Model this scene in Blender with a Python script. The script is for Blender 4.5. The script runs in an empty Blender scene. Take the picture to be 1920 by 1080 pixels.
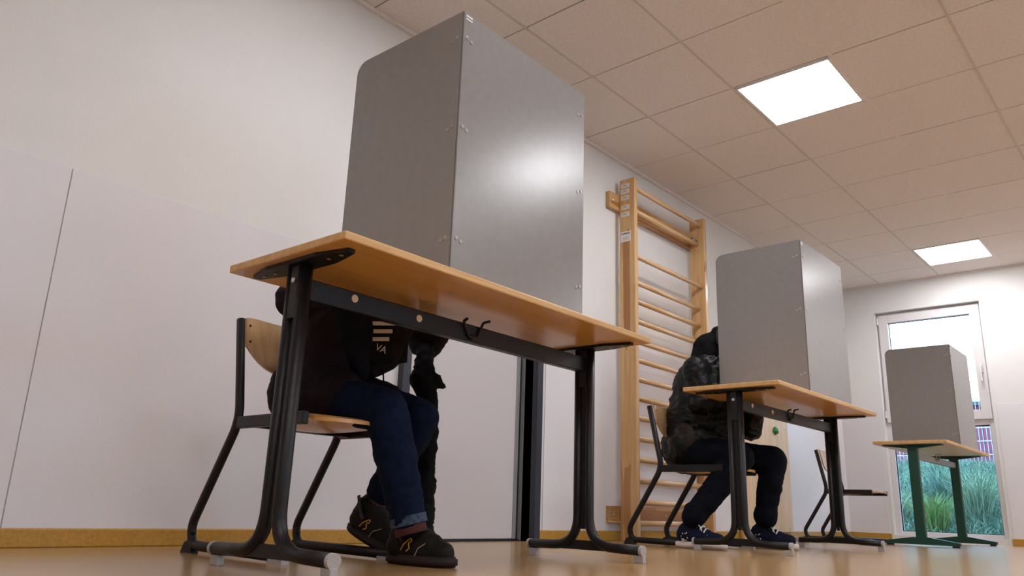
import bpy, bmesh, math, random
from mathutils import Vector, Matrix, noise
random.seed(4)
S = bpy.context.scene
C = S.collection
PI = math.pi

# ------------------------------------------------------------------ camera
cam_d = bpy.data.cameras.new('camera')
cam = bpy.data.objects.new('camera', cam_d); C.objects.link(cam)
yaw, pitch, roll = .8449, .2742, .0355
fwd = Vector((math.sin(yaw)*math.cos(pitch), math.cos(yaw)*math.cos(pitch), math.sin(pitch)))
rt = Vector((math.cos(yaw), -math.sin(yaw), 0)); up = rt.cross(fwd)
rt2 = math.cos(roll)*rt + math.sin(roll)*up; up2 = -math.sin(roll)*rt + math.cos(roll)*up
m3 = Matrix((rt2, up2, -fwd)).transposed()
cam.matrix_world = Matrix.Translation((0, 0, .163)) @ m3.to_4x4()
cam_d.sensor_width = 36; cam_d.lens = 1465.3/1920*36; cam_d.clip_start = .02; cam_d.clip_end = 300
S.camera = cam
# ------------------------------------------------------------------ world, exposure
w = bpy.data.worlds.new('sky'); S.world = w; w.use_nodes = True
bg = w.node_tree.nodes['Background']; bg.inputs[0].default_value = (.52, .76, 1, 1); bg.inputs[1].default_value = 6.5
S.view_settings.view_transform = 'Standard'; S.view_settings.look = 'None'; S.view_settings.gamma = 1
S.view_settings.use_curve_mapping = False
S.view_settings.exposure = 0.22
LAMP = 23.0          # emission strength of the ceiling panels
W, H, D, X0, Y0 = 2.695, 2.44, 8.04, -2.6, -3.6     # room: left wall y, height, far wall x, back wall x, right wall y

# ------------------------------------------------------------------ helpers
def link(name, bm, m, parent=None, smooth=False, label=None):
    me = bpy.data.meshes.new(name); bm.normal_update(); bm.to_mesh(me); bm.free()
    if smooth:
        for p in me.polygons: p.use_smooth = True
    o = bpy.data.objects.new(name, me); C.objects.link(o)
    if m: me.materials.append(m)
    if parent: o.parent = parent
    if label: o['label'] = label
    return o
def autosmooth(o, ang=35):
    me = o.data
    for p in me.polygons: p.use_smooth = True
    b = bmesh.new(); b.from_mesh(me)
    for e in b.edges:
        if len(e.link_faces) == 2 and e.calc_face_angle(0) > math.radians(ang): e.smooth = False
    b.to_mesh(me); b.free(); return o
def tag(o, label=None, cat=None, group=None, kind=None):
    if label: o['label'] = label
    if cat: o['category'] = cat
    if group: o['group'] = group
    if kind: o['kind'] = kind
    return o
def thing(name, label, cat, loc=(0, 0, 0), rz=0, group=None):
    o = bpy.data.objects.new(name, None); C.objects.link(o); o.empty_display_size = .1
    o.location = loc; o.rotation_euler = (0, 0, rz); return tag(o, label, cat, group)
def struct(name, bm, m, parent=None):
    o = link(name, bm, m, parent)
    if not parent: o['kind'] = 'structure'
    return o
def copy_tree(o, parent=None):
    c = o.copy(); C.objects.link(c)
    if parent: c.parent = parent; c.matrix_parent_inverse = o.matrix_parent_inverse.copy()
    for ch in list(o.children): copy_tree(ch, c)
    return c
def box(bm, a, b, bev=0, mat=None):
    r = bmesh.ops.create_cube(bm, size=1)
    vs = r['verts']
    for v in vs:
        v.co = Vector([(a[i]+b[i])/2 + v.co[i]*(b[i]-a[i]) for i in range(3)])
    if bev:
        es = list({e for v in vs for e in v.link_edges})
        bmesh.ops.bevel(bm, geom=es, offset=bev, segments=2, affect='EDGES', profile=.5)
    if mat: bmesh.ops.transform(bm, matrix=mat, verts=vs)
    return vs
def B(*boxes, bev=0):
    bm = bmesh.new()
    for a, b in boxes: box(bm, a, b, bev)
    return bm
def fillet(pts, rad, n=7):
    pts = [Vector(p) for p in pts]; out = [pts[0]]
    for i in range(1, len(pts)-1):
        p = pts[i]; a = (pts[i-1]-p); b = (pts[i+1]-p)
        r = rad[i-1] if isinstance(rad, (list, tuple)) else rad
        d = min(r, a.length*.49, b.length*.49); A = p+a.normalized()*d; Bp = p+b.normalized()*d
        for k in range(n+1):
            t = k/n; out.append(A*(1-t)**2 + p*2*t*(1-t) + Bp*t*t)
    out.append(pts[-1]); return out
def tube(bm, pts, r, seg=12, rb=None, caps=True, side=None):
    """swept tube; rb = second radius (oval) measured along `side`"""
    pts = [Vector(p) for p in pts]; rb = rb or r; rings = []; N = None
    for i, p in enumerate(pts):
        t = (pts[min(i+1, len(pts)-1)]-pts[max(i-1, 0)]).normalized()
        if side is not None:
            N = Vector(side); N = (N - t*N.dot(t)).normalized()
        elif N is None:
            N = t.orthogonal().normalized()
        else:
            N = (N - t*N.dot(t)).normalized()
        Bn = t.cross(N)
        rr = r[i] if isinstance(r, list) else r
        r2 = rb[i] if isinstance(rb, list) else rb
        rings.append([bm.verts.new(p + N*math.cos(2*PI*k/seg)*r2 + Bn*math.sin(2*PI*k/seg)*rr) for k in range(seg)])
    for a, b in zip(rings, rings[1:]):
        for k in range(seg): bm.faces.new((a[k], a[(k+1) % seg], b[(k+1) % seg], b[k]))
    if caps: bm.faces.new(rings[0][::-1]); bm.faces.new(rings[-1])
    bmesh.ops.recalc_face_normals(bm, faces=bm.faces)
def T(pts, r, **k):
    bm = bmesh.new(); tube(bm, pts, r, **k); return bm
def prism(bm, outline, axis, a, b):
    """extrude a 2D outline along axis (0,1,2) from a to b"""
    def P(u, v, t): 
        l = [u, v]; l.insert(axis, t); return Vector(l)
    v0 = [bm.verts.new(P(u, v, a)) for u, v in outline]; v1 = [bm.verts.new(P(u, v, b)) for u, v in outline]
    f0 = bm.faces.new(v0); f1 = bm.faces.new(v1[::-1]); n = len(outline)
    for i in range(n): bm.faces.new((v0[i], v1[i], v1[(i+1) % n], v0[(i+1) % n]))
    bmesh.ops.recalc_face_normals(bm, faces=bm.faces)
def disc(bm, c, axis, r, h, seg=14):
    ax = Vector(axis).normalized(); tube(bm, [Vector(c), Vector(c)+ax*h*.6, Vector(c)+ax*h], [r, r, r*.72], seg=seg)

# ------------------------------------------------------------------ materials
MATS = {}
def mat(name, col, rough=.5, metal=0, spec=.5, noise_amt=0, nscale=20, bump=0, bscale=80, emit=0, coat=0, stretch=None, col2=None, coords='Object', alpha=1):
    m = bpy.data.materials.new(name); m.use_nodes = True; nt = m.node_tree; n = nt.nodes; p = n['Principled BSDF']
    p.inputs['Base Color'].default_value = (*col, 1); p.inputs['Roughness'].default_value = rough
    p.inputs['Metallic'].default_value = metal; p.inputs['Specular IOR Level'].default_value = spec
    p.inputs['Coat Weight'].default_value = coat; p.inputs['Coat Roughness'].default_value = .12
    if emit: p.inputs['Emission Color'].default_value = (*col, 1); p.inputs['Emission Strength'].default_value = emit
    tc = n.new('ShaderNodeTexCoord'); mp = n.new('ShaderNodeMapping'); nt.links.new(tc.outputs[coords], mp.inputs[0])
    if stretch: mp.inputs['Scale'].default_value = stretch
    if noise_amt:
        t = n.new('ShaderNodeTexNoise'); t.inputs['Scale'].default_value = nscale; t.inputs['Detail'].default_value = 6
        nt.links.new(mp.outputs[0], t.inputs[0])
        mx = n.new('ShaderNodeMix'); mx.data_type = 'RGBA'
        c2 = col2 or tuple(c*(1-noise_amt) for c in col)
        mx.inputs[6].default_value = (*col, 1); mx.inputs[7].default_value = (*c2, 1)
        rp = n.new('ShaderNodeValToRGB'); rp.color_ramp.elements[0].position = .35; rp.color_ramp.elements[1].position = .68
        nt.links.new(t.outputs[0], rp.inputs[0]); nt.links.new(rp.outputs[0], mx.inputs[0]); nt.links.new(mx.outputs[2], p.inputs['Base Color'])
    if bump:
        t = n.new('ShaderNodeTexNoise'); t.inputs['Scale'].default_value = bscale; t.inputs['Detail'].default_value = 4
        nt.links.new(mp.outputs[0], t.inputs[0]); b = n.new('ShaderNodeBump'); b.inputs['Strength'].default_value = bump; b.inputs['Distance'].default_value = .004
        nt.links.new(t.outputs[0], b.inputs['Height']); nt.links.new(b.outputs[0], p.inputs['Normal'])
    MATS[name] = m; return m
def wood(name, c1, c2, rough=.4, axis=2, scale=30, coat=0, strips=0, c3=None):
    """grain running along axis; strips = width of glued lamellae of different tone"""
    m = bpy.data.materials.new(name); m.use_nodes = True; nt = m.node_tree; n = nt.nodes; p = n['Principled BSDF']; L = nt.links.new
    p.inputs['Roughness'].default_value = rough; p.inputs['Coat Weight'].default_value = coat; p.inputs['Coat Roughness'].default_value = .1
    tc = n.new('ShaderNodeTexCoord'); mp = n.new('ShaderNodeMapping'); L(tc.outputs['Object'], mp.inputs[0])
    s = [1, 1, 1]; s[axis] = .06; mp.inputs['Scale'].default_value = s
    t = n.new('ShaderNodeTexNoise'); t.inputs['Scale'].default_value = scale; t.inputs['Detail'].default_value = 7; t.inputs['Distortion'].default_value = .6
    L(mp.outputs[0], t.inputs[0])
    rp = n.new('ShaderNodeValToRGB'); rp.color_ramp.elements[0].position = .38; rp.color_ramp.elements[1].position = .66
    rp.color_ramp.elements[0].color = (*c1, 1); rp.color_ramp.elements[1].color = (*c2, 1); L(t.outputs[0], rp.inputs[0])
    last = rp.outputs[0]
    if strips:
        mp2 = n.new('ShaderNodeMapping'); L(tc.outputs['Object'], mp2.inputs[0])
        s2 = [1/strips]*3; s2[axis] = 1.7; mp2.inputs['Scale'].default_value = s2
        v = n.new('ShaderNodeTexVoronoi'); v.inputs['Scale'].default_value = 1; v.distance = 'CHEBYCHEV'; v.inputs['Randomness'].default_value = .8
        L(mp2.outputs[0], v.inputs[0]); sp = n.new('ShaderNodeSeparateColor'); L(v.outputs['Color'], sp.inputs[0])
        r2 = n.new('ShaderNodeValToRGB'); r2.color_ramp.elements[0].position = .55; r2.color_ramp.elements[1].position = .9
        r2.color_ramp.elements[0].color = (1, 1, 1, 1); r2.color_ramp.elements[1].color = (*(c3 or (.6, .5, .4)), 1); L(sp.outputs[0], r2.inputs[0])
        mx = n.new('ShaderNodeMix'); mx.data_type = 'RGBA'; mx.blend_type = 'MULTIPLY'; mx.inputs[0].default_value = 1
        L(last, mx.inputs[6]); L(r2.outputs[0], mx.inputs[7]); last = mx.outputs[2]
    L(last, p.inputs['Base Color'])
    b = n.new('ShaderNodeBump'); b.inputs['Strength'].default_value = .12; b.inputs['Distance'].default_value = .001; L(t.outputs[0], b.inputs['Height']); L(b.outputs[0], p.inputs['Normal'])
    MATS[name] = m; return m

M = MATS
mat('wall_paint', (.74, .72, .70), .85, bump=.25, bscale=160, noise_amt=.03, nscale=3)
mat('wall_cladding', (.73, .70, .72), .6, bump=.12, bscale=220, noise_amt=.03, nscale=2)
mat('ceiling_tile', (.82, .76, .745), .9, noise_amt=.08, nscale=60, bump=.5, bscale=140)
mat('ceiling_rail', (.60, .55, .53), .5)
mat('ceiling_gap', (.25, .22, .2), .9)
mat('floor_lino', (.44, .275, .125), .2, noise_amt=.25, nscale=9, spec=.6, bump=.05, bscale=25, col2=(.40, .235, .09))
mat('base_lino', (.50, .26, .035), .5, noise_amt=.25, nscale=120)
wood('beech', (.70, .37, .11), (.62, .31, .085), .34, axis=0, scale=26, coat=.25)
wood('beech_edge', (.72, .44, .19), (.60, .34, .13), .45, axis=0, scale=40)
wood('beech_ply', (.62, .40, .22), (.52, .31, .15), .16, axis=2, scale=26, coat=.6)
wood('beech_matte', (.60, .38, .22), (.50, .30, .16), .5, axis=2, scale=26)
wood('pine_post', (.72, .45, .21), (.60, .35, .14), .4, axis=2, scale=34, strips=.05, c3=(.62, .47, .35), coat=.2)
wood('pine_board', (.62, .36, .15), (.45, .23, .08), .4, axis=0, scale=34, strips=.06, c3=(.6, .45, .33), coat=.2)
wood('pine_rung', (.74, .49, .27), (.60, .36, .17), .4, axis=0, scale=50, coat=.2)
wood('plywood', (.72, .52, .33), (.64, .44, .26), .5, axis=2, scale=14)
mat('frame_paint', (.011, .0095, .011), .36, bump=.25, bscale=300, spec=.32)
mat('green_paint', (.006, .055, .038), .4, bump=.15, bscale=300)
mat('grey_metal', (.32, .33, .34), .4, metal=.4)
mat('white_laminate', (.66, .62, .58), .4)
mat('booth_grey', (.285, .272, .272), .24, bump=.02, bscale=300, noise_amt=.05, nscale=30, spec=.6)
mat('booth_edge', (.16, .15, .145), .5)
mat('rivet_grey', (.40, .37, .35), .3, metal=.2)
mat('white_paper', (.80, .77, .76), .6)
mat('print_dark', (.06, .05, .05), .7)
mat('cap_plastic', (.42, .40, .40), .35, bump=.3, bscale=200)
mat('cream_plug', (.75, .58, .42), .5)
mat('brass', (.7, .55, .3), .35, metal=1)
mat('steel', (.55, .55, .56), .3, metal=1)
mat('door_leaf', (.62, .585, .59), .5, bump=.08, bscale=300)
mat('door_frame', (.030, .033, .048), .45)
mat('door_alu', (.50, .50, .52), .35, metal=.5)
mat('black_seal', (.008, .008, .01), .6)
mat('white_pvc', (.74, .70, .70), .35)
mat('jeans_blue', (.004, .010, .034), .85, spec=.12, noise_amt=.5, nscale=40, bump=.6, bscale=420)
mat('jeans_dark', (.003, .004, .010), .85, spec=.12, noise_amt=.4, nscale=30, bump=.6, bscale=420)
mat('hem_blue', (.05, .085, .15), .9, noise_amt=.7, nscale=90)
mat('jacket_plum', (.016, .009, .014), .75, spec=.12, noise_amt=.4, nscale=14, bump=.5, bscale=120)
mat('denim_jacket', (.009, .009, .018), .8, spec=.12, noise_amt=.45, nscale=30, bump=.5, bscale=200)
mat('black_leather', (.004, .004, .004), .45, bump=.8, bscale=60, spec=.25)
mat('black_cloth', (.005, .005, .0055), .8, spec=.12, bump=.7, bscale=60)
mat('brown_patch', (.028, .020, .016), .6, spec=.12, bump=.6, bscale=90)
mat('shirt_black', (.006, .006, .007), .8, spec=.12)
mat('shirt_white', (.62, .55, .48), .8)
mat('boot_leather', (.014, .012, .0095), .6, spec=.12, bump=.6, bscale=90, noise_amt=.3, nscale=25)
mat('boot_sole', (.030, .022, .020), .7, spec=.12)
mat('sock_red', (.10, .028, .028), .9, bump=.5, bscale=200)
mat('thread_yellow', (.62, .30, .02), .6)
mat('thread_pale', (.32, .24, .18), .6)
mat('sneaker_canvas', (.008, .011, .028), .85, spec=.12, bump=.5, bscale=400)
mat('sneaker_rubber', (.66, .56, .48), .5)
mat('lace_white', (.72, .66, .60), .8)
mat('skin', (.55, .33, .25), .5)
mat('hair_dark', (.03, .02, .015), .6, bump=1, bscale=200)
mat('eye_white', (.8, .8, .8), .2)
mat('hold_green', (.004, .19, .05), .5, bump=.4, bscale=60)
mat('grass_a', (.20, .27, .17), .7); mat('grass_b', (.15, .23, .06), .7); mat('grass_c', (.085, .165, .12), .7)
mat('soil', (.05, .09, .06), .95, noise_amt=.5, nscale=6, bump=.8, bscale=10)
mat('fence_wire', (.42, .42, .42), .4)
mat('barn_red', (.22, .05, .09), .8, noise_amt=.2, nscale=5)
mat('barn_roof', (.06, .05, .06), .7)
mat('led_panel', (.955, .96, 1), .5, emit=LAMP)
mat('led_frame', (.75, .73, .72), .4)
def glass_mat():
    m = bpy.data.materials.new('pane_glass'); m.use_nodes = True; nt = m.node_tree; n = nt.nodes; n.remove(n['Principled BSDF'])
    tr = n.new('ShaderNodeBsdfTransparent'); gl = n.new('ShaderNodeBsdfGlossy'); gl.inputs['Roughness'].default_value = .02
    lw = n.new('ShaderNodeFresnel'); lw.inputs[0].default_value = 1.35; mx = n.new('ShaderNodeMixShader')
    tr.inputs[0].default_value = (.86, .95, 1, 1)
    nt.links.new(lw.outputs[0], mx.inputs[0]); nt.links.new(tr.outputs[0], mx.inputs[1]); nt.links.new(gl.outputs[0], mx.inputs[2]); nt.links.new(mx.outputs[0], n['Material Output'].inputs[0])
    MATS['pane_glass'] = m
glass_mat()

# ------------------------------------------------------------------ room shell
struct('floor', B(((X0, Y0, -.1), (D+.02, W+.15, 0))), M['floor_lino'])
DX0, DX1, DH = 2.33, 3.235, 2.06      # door opening
WY0, WY1, WZ1 = 1.38, 2.30, 2.153     # far window opening
wl = struct('wall_left', B(((X0-.2, W, -.1), (DX0, W+.25, H+.1)), ((DX1, W, -.1), (D+.25, W+.25, H+.1)), ((DX0, W, DH), (DX1, W+.25, H+.1)), ((DX0, W+.12, -.1), (DX1, W+.25, DH))), M['wall_paint'])
wf = struct('wall_far', B(((D, WY1, -.1), (D+.22, W, H+.1)), ((D, Y0, -.1), (D+.22, WY0, H+.1)), ((D, WY0, WZ1), (D+.22, WY1, H+.1)), ((D, WY0, -.1), (D+.22, WY1, .03))), M['wall_paint'])
struct('wall_back', B(((X0-.2, Y0-.2, -.1), (X0, W, H+.1))), M['wall_paint'])
# right wall, behind the camera, with an unseen band window added for cool bounce light
RX = [(2.6, 4.4)]
bx = [((X0, Y0-.2, -.1), (D, Y0, .9)), ((X0, Y0-.2, 2.1), (D, Y0, H+.1))]
xs = [X0]+[v for p in RX for v in p]+[D]
for i in range(0, len(xs), 2): bx.append(((xs[i], Y0-.2, .9), (xs[i+1], Y0, 2.1)))
struct('wall_right', B(*bx), M['wall_paint'])
for i, (a, b) in enumerate(RX):
    fr = struct('window_%d' % (i+2), B(((a, Y0-.14, .9), (a+.07, Y0-.07, 2.1)), ((b-.07, Y0-.14, .9), (b, Y0-.07, 2.1)), ((a, Y0-.14, .9), (b, Y0-.07, .97)), ((a, Y0-.14, 2.03), (b, Y0-.07, 2.1)), (((a+b)/2-.04, Y0-.14, .9), ((a+b)/2+.04, Y0-.07, 2.1))), M['white_pvc'])
    for p, q in ((a+.07, (a+b)/2-.04), ((a+b)/2+.04, b-.07)):
        link('pane', B(((p, Y0-.11, .97), (q, Y0-.1, 2.03))), M['pane_glass'], fr)
# wall cladding sheets below 1.195 m, with open joints
def clad(parent, segs, far=False):
    for a, b in segs:
        bm = bmesh.new()
        if far: box(bm, (D-.006, a+.0015, .055), (D, b-.0015, 1.195), .0015)
        else: box(bm, (a+.0015, W-.006, .055), (b-.0015, W, 1.195), .0015)
        link('wall_panel', bm, M['wall_cladding'], parent)
clad(wl, [(X0, -.7), (-.7, .82), (.82, DX0-.06), (DX1+.1, 4.9), (4.9, 6.4), (6.4, D)])
clad(wf, [(Y0, -1.6), (-1.6, -.1), (-.1, WY0-.03), (WY1+.03, W)], True)
# skirting
bb = link('baseboard_left', B(((X0, W-.014, 0), (DX0-.045, W, .0555)), ((DX1+.046, W-.014, 0), (D, W, .0555)), bev=.004), M['base_lino']); bb['kind'] = 'structure'
bb = link('baseboard_far', B(((D-.014, Y0, 0), (D, WY0-.02, .0555)), ((D-.014, WY1+.02, 0), (D, W-.014, .0555)), bev=.004), M['base_lino']); bb['kind'] = 'structure'
# ceiling: backing, tiles, rails
ceil = struct('ceiling', B(((X0-.2, Y0-.2, H+.03), (D+.2, W+.2, H+.12))), M['ceiling_gap'])
TX, TY, GX, GY = .57, .5371, 2.5278, 2.215
LIGHTS = {(2, 1), (8, 1), (2, 4), (8, 4), (-2, 1), (-4, 4), (2, 7), (8, 7), (-4, 7), (-7, 4)}  # last two panels are added fill for the nearest screen's side and the walls
tile_meshes = {}
for i in range(-9, 11):
    for j in range(-1, 12):
        x0, x1 = GX+TX*i, GX+TX*(i+1); y1, y0 = GY-TY*j, GY-TY*(j+1)
        x0 = max(x0, X0); x1 = min(x1, D); y1 = min(y1, W); y0 = max(y0, Y0)
        if x1-x0 < .03 or y1-y0 < .03: continue
        if (i, j) in LIGHTS: continue
        key = (round(x1-x0, 3), round(y1-y0, 3))
        if key not in tile_meshes:
            o = link('ceiling_tile', B(((-key[0]/2+.003, -key[1]/2+.003, 0), (key[0]/2-.003, key[1]/2-.003, .015)), bev=.002), M['ceiling_tile'], ceil)
            tile_meshes[key] = o.data
        else:
            o = bpy.data.objects.new('ceiling_tile', tile_meshes[key]); C.objects.link(o); o.parent = ceil
        o.location = ((x0+x1)/2, (y0+y1)/2, H+random.uniform(0, .0012))
for i in range(-8, 11):
    x = GX+TX*i
    if x < D: link('ceiling_rail', B(((x-.004, Y0, H+.004), (x+.004, W, H+.02))), M['ceiling_gap'], ceil)
for j in range(0, 11):
    y = GY-TY*j; wd = .012 if j == 2 else .006
    link('ceiling_rail', B(((X0, y-wd, H-.0015), (D, y+wd, H+.02))), M['ceiling_tile'] if j == 2 else M['ceiling_rail'], ceil)
link('trim_1', B(((X0, W-.02, H-.018), (D, W, H))), M['ceiling_tile'])['kind'] = 'structure'
link('trim_2', B(((D-.02, Y0, H-.012), (D, W-.02, H))), M['ceiling_tile'])['kind'] = 'structure'
lab = {(2, 1): 'large bright white square ceiling light panel above the gap between the first two tables',
       (8, 1): 'smaller looking bright square ceiling light panel near the far window wall'}
for (i, j) in sorted(LIGHTS):
    cx, cy = GX+TX*(i+.5), GY-TY*(j+.5)
    t = thing('ceiling_light', lab.get((i, j), 'ceiling light panel outside the picture, %s, %s' % ({-4: 'at the room back', -2: 'above the nearest screen', -7: 'added as fill behind the camera', 2: 'level with the tables', 8: 'near the far wall'}[i], {1: 'first row', 4: 'middle row', 7: 'last row'}[j])), 'ceiling light', (cx, cy, H-.004), 0, 'square light panels in the ceiling')
    a, b = TX/2-.012, TY/2-.012
    bm = bmesh.new()
    for p, q in (((-a, -b), (a, -b+.012)), ((-a, b-.012), (a, b)), ((-a, -b+.012), (-a+.012, b-.012)), ((a-.012, -b+.012), (a, b-.012))):
        box(bm, (*p, -.002), (*q, .02))
    link('light_frame', bm, M['led_frame'], t)
    link('diffuser', B(((-a+.012, -b+.012, .001), (a-.012, b-.012, .018))), M['led_panel'], t)

# ------------------------------------------------------------------ door in the left wall
d = struct('door_1', B(((DX0+.005, W+.065, .012), (DX1-.06, W+.105, DH-.03)), bev=.002), M['door_leaf'])
link('door_frame', B(((DX0-.045, W-.035, 0), (DX0, W+.12, DH)), ((DX1, W-.035, 0), (DX1+.045, W+.12, DH)), ((DX0-.045, W-.035, DH), (DX1+.045, W+.12, DH+.05))), M['door_frame'], d)
link('seal', B(((DX1-.032, W+.07, .006), (DX1-.012, W+.12, DH-.02)), ((DX0, W+.06, .002), (DX1, W+.1, .011))), M['black_seal'], d)
link('edge_strip', B(((DX1-.059, W+.062, .012), (DX1-.034, W+.108, DH-.03)), ((DX1-.011, W+.05, .004), (DX1-.006, W+.11, DH-.02))), M['door_alu'], d)
bm = bmesh.new(); tube(bm, fillet([(DX0+.12, W+.065, 1.02), (DX0+.12, W+.01, 1.02), (DX0+.24, W+.01, 1.02)], .02), .009)
link('door_handle', bm, M['steel'], d, True)
bm = bmesh.new()
disc(bm, (3.238, 2.70, .12), (-1, 0, 0), .006, .003)
link('screw', bm, M['black_seal'], d)

# ------------------------------------------------------------------ far window
FX = D+.07
def rect_frame(x0, x1, y0, y1, z0, z1, w_, wz=None, bev=.004):
    wz = wz or w_; bm = bmesh.new()
    box(bm, (x0, y0, z0), (x1, y0+w_, z1), bev); box(bm, (x0, y1-w_, z0), (x1, y1, z1), bev)
    box(bm, (x0, y0+w_, z1-wz), (x1, y1-w_, z1), bev); box(bm, (x0, y0+w_, z0), (x1, y1-w_, z0+wz), bev); return bm
ZM = 1.055
wn = struct('window_1', rect_frame(FX, FX+.08, WY0, WY1, .03, WZ1, .05, .05), M['white_pvc'])
link('mullion', B(((FX, WY0+.05, ZM-.03), (FX+.08, WY1-.05, ZM+.035)), bev=.004), M['white_pvc'], wn)
sa = link('sash', rect_frame(FX-.022, FX+.05, WY0+.018, WY1-.018, ZM+.02, WZ1-.018, .085), M['white_pvc'], wn)
link('glass_pane', B(((FX+.015, WY0+.10, ZM+.10), (FX+.035, WY1-.10, WZ1-.10))), M['pane_glass'], sa)
link('seal', rect_frame(FX+.012, FX+.04, WY0+.098, WY1-.098, ZM+.098, WZ1-.098, .007), M['black_seal'], sa)
link('glass_pane', B(((FX+.03, WY0+.05, .08), (FX+.045, WY1-.05, ZM-.03))), M['pane_glass'], wn)
link('seal', rect_frame(FX+.025, FX+.05, WY0+.05, WY1-.05, .08, ZM-.03, .006), M['black_seal'], wn)
bm = B(((FX-.036, WY0+.042, 1.49), (FX-.022, WY0+.072, 1.58)), bev=.003); box(bm, (FX-.06, WY0+.048, 1.53), (FX-.03, WY0+.066, 1.55)); box(bm, (FX-.07, WY0+.048, 1.41), (FX-.055, WY0+.066, 1.55), .004)
link('window_handle', bm, M['white_pvc'], sa)
for z in (1.12, 2.04):
    link('hinge', T([(FX-.03, WY1-.012, z), (FX-.03, WY1-.012, z+.07)], .009), M['white_pvc'], sa)
link('window_sill', B(((D, WY0, .03), (FX, WY1, .045))), M['white_pvc'], wn)

# ------------------------------------------------------------------ outside
bm = bmesh.new(); nx, ny = 24, 30; vs = []
def gz(x, y):
    t = min(1, max(0, (x-8.5)/3.6)); return -.12 + (.98)*(t*t*(3-2*t)) + .05*noise.noise(Vector((x*1.3, y*1.3, 0)))
for i in range(nx+1):
    row = []
    for j in range(ny+1):
        x = 8.3+i/nx*8; y = -6+j/ny*18; row.append(bm.verts.new((x, y, gz(x, y))))
    vs.append(row)
for i in range(nx):
    for j in range(ny): bm.faces.new((vs[i][j], vs[i+1][j], vs[i+1][j+1], vs[i][j+1]))
tag(link('ground', bm, M['soil'], smooth=True), 'sloping grassy bank outside the far window', 'ground', kind='structure')
def blades(n, place, hmin, hmax, wd, lean, seed):
    rnd = random.Random(seed); V, F = [], []
    for _ in range(n):
        x, y, z = place(rnd); h = rnd.uniform(hmin, hmax); a = rnd.uniform(0, 2*PI); l = rnd.uniform(.2, 1)*lean*h
        dx, dy = math.cos(a)*l, math.sin(a)*l; b = rnd.uniform(0, PI); wx, wy = math.cos(b)*wd, math.sin(b)*wd; s = len(V)
        V += [(x-wx, y-wy, z), (x+wx, y+wy, z), (x+dx*.35-wx*.8, y+dy*.35-wy*.8, z+h*.55), (x+dx*.35+wx*.8, y+dy*.35+wy*.8, z+h*.55), (x+dx, y+dy, z+h*(1-.25*lean))]
        F += [(s, s+1, s+3, s+2), (s+2, s+3, s+4)]
    return V, F
def blade_obj(name, V, F, m):
    me = bpy.data.meshes.new(name); me.from_pydata(V, [], F); me.materials.append(m); o = bpy.data.objects.new(name, me); C.objects.link(o); return o
def pl(rnd):
    x = 8.5+rnd.random()*3.9; y = .8+rnd.random()*4.2; return x, y, gz(x, y)-.02
V, F = blades(26000, pl, .07, .24, .004, .9, 1); V2, F2 = blades(9000, pl, .08, .28, .004, .9, 2)
gr = blade_obj('meadow_grass', V+V2, F+[tuple(i+len(V) for i in f) for f in F2], M['grass_c']); gr.data.materials.append(M['grass_a'])
gr.data.polygons.foreach_set('material_index', [0]*len(F)+[1]*len(F2))
tag(gr, 'blue green grass covering the bank outside the window', 'grass', kind='stuff')
for (gx_, gy_, n, hh, mm, lb) in ((9.4, 2.28, 420, .62, 'grass_b', 'yellow green tuft of tall grass low in the middle of the window'),
                                 (9.8, 1.93, 420, .80, 'grass_a', 'tall arching grass tuft at the right side of the window'),
                                 (9.7, 2.72, 300, .55, 'grass_a', 'grass tuft at the left edge of the window beside the green table leg'),
                                 (10.3, 2.38, 260, .62, 'grass_c', 'darker grass tuft further up the bank between the other tufts')):
    def pc(rnd): 
        a = rnd.uniform(0, 2*PI); r = rnd.random()**.7*.11; x, y = gx_+math.cos(a)*r, gy_+math.sin(a)*r; return x, y, gz(x, y)-.03
    V, F = blades(n, pc, hh*.5, hh, .0045, .75, int(gx_*100))
    tag(blade_obj('grass_tuft', V, F, M[mm]), lb, 'grass tuft', 'tall grass tufts outside the window')
t = thing('mesh_fence', 'pale welded wire mesh fence on top of the grassy bank', 'fence', (12.3, 2.5, .84))
for k in range(6):
    link('rail', B(((-.01, -3.5, .05+k*.18), (.01, 3.5, .062+k*.18))), M['fence_wire'], t)
bm = bmesh.new()
for k in range(150): box(bm, (-.004, -3.5+k*.0467-.003, 0), (.004, -3.5+k*.0467+.003, .97))
tag(link('wire_mesh', bm, M['fence_wire'], t), kind='stuff')
for y in (-2.9, -.7, 1.5): link('post', B(((.012, y-.025, -.1), (.06, y+.025, 1.02))), M['fence_wire'], t)
t = thing('barn', 'dark red wooden building behind the fence outside', 'building', (15.2, 3, .5))
for k in range(60): link('plank', B(((0, -5+k*.16, 0), (.03, -5+k*.16+.15, 1.62))), M['barn_red'], t)
link('wall', B(((.03, -5, -.2), (3, 5, 1.62))), M['barn_red'], t)
bm = bmesh.new(); prism(bm, [(-.12, 1.60), (3.1, 1.60), (3.1, 1.74), (-.12, 1.68)], 1, -5.2, 5.2); link('roof', bm, M['barn_roof'], t)

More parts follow.
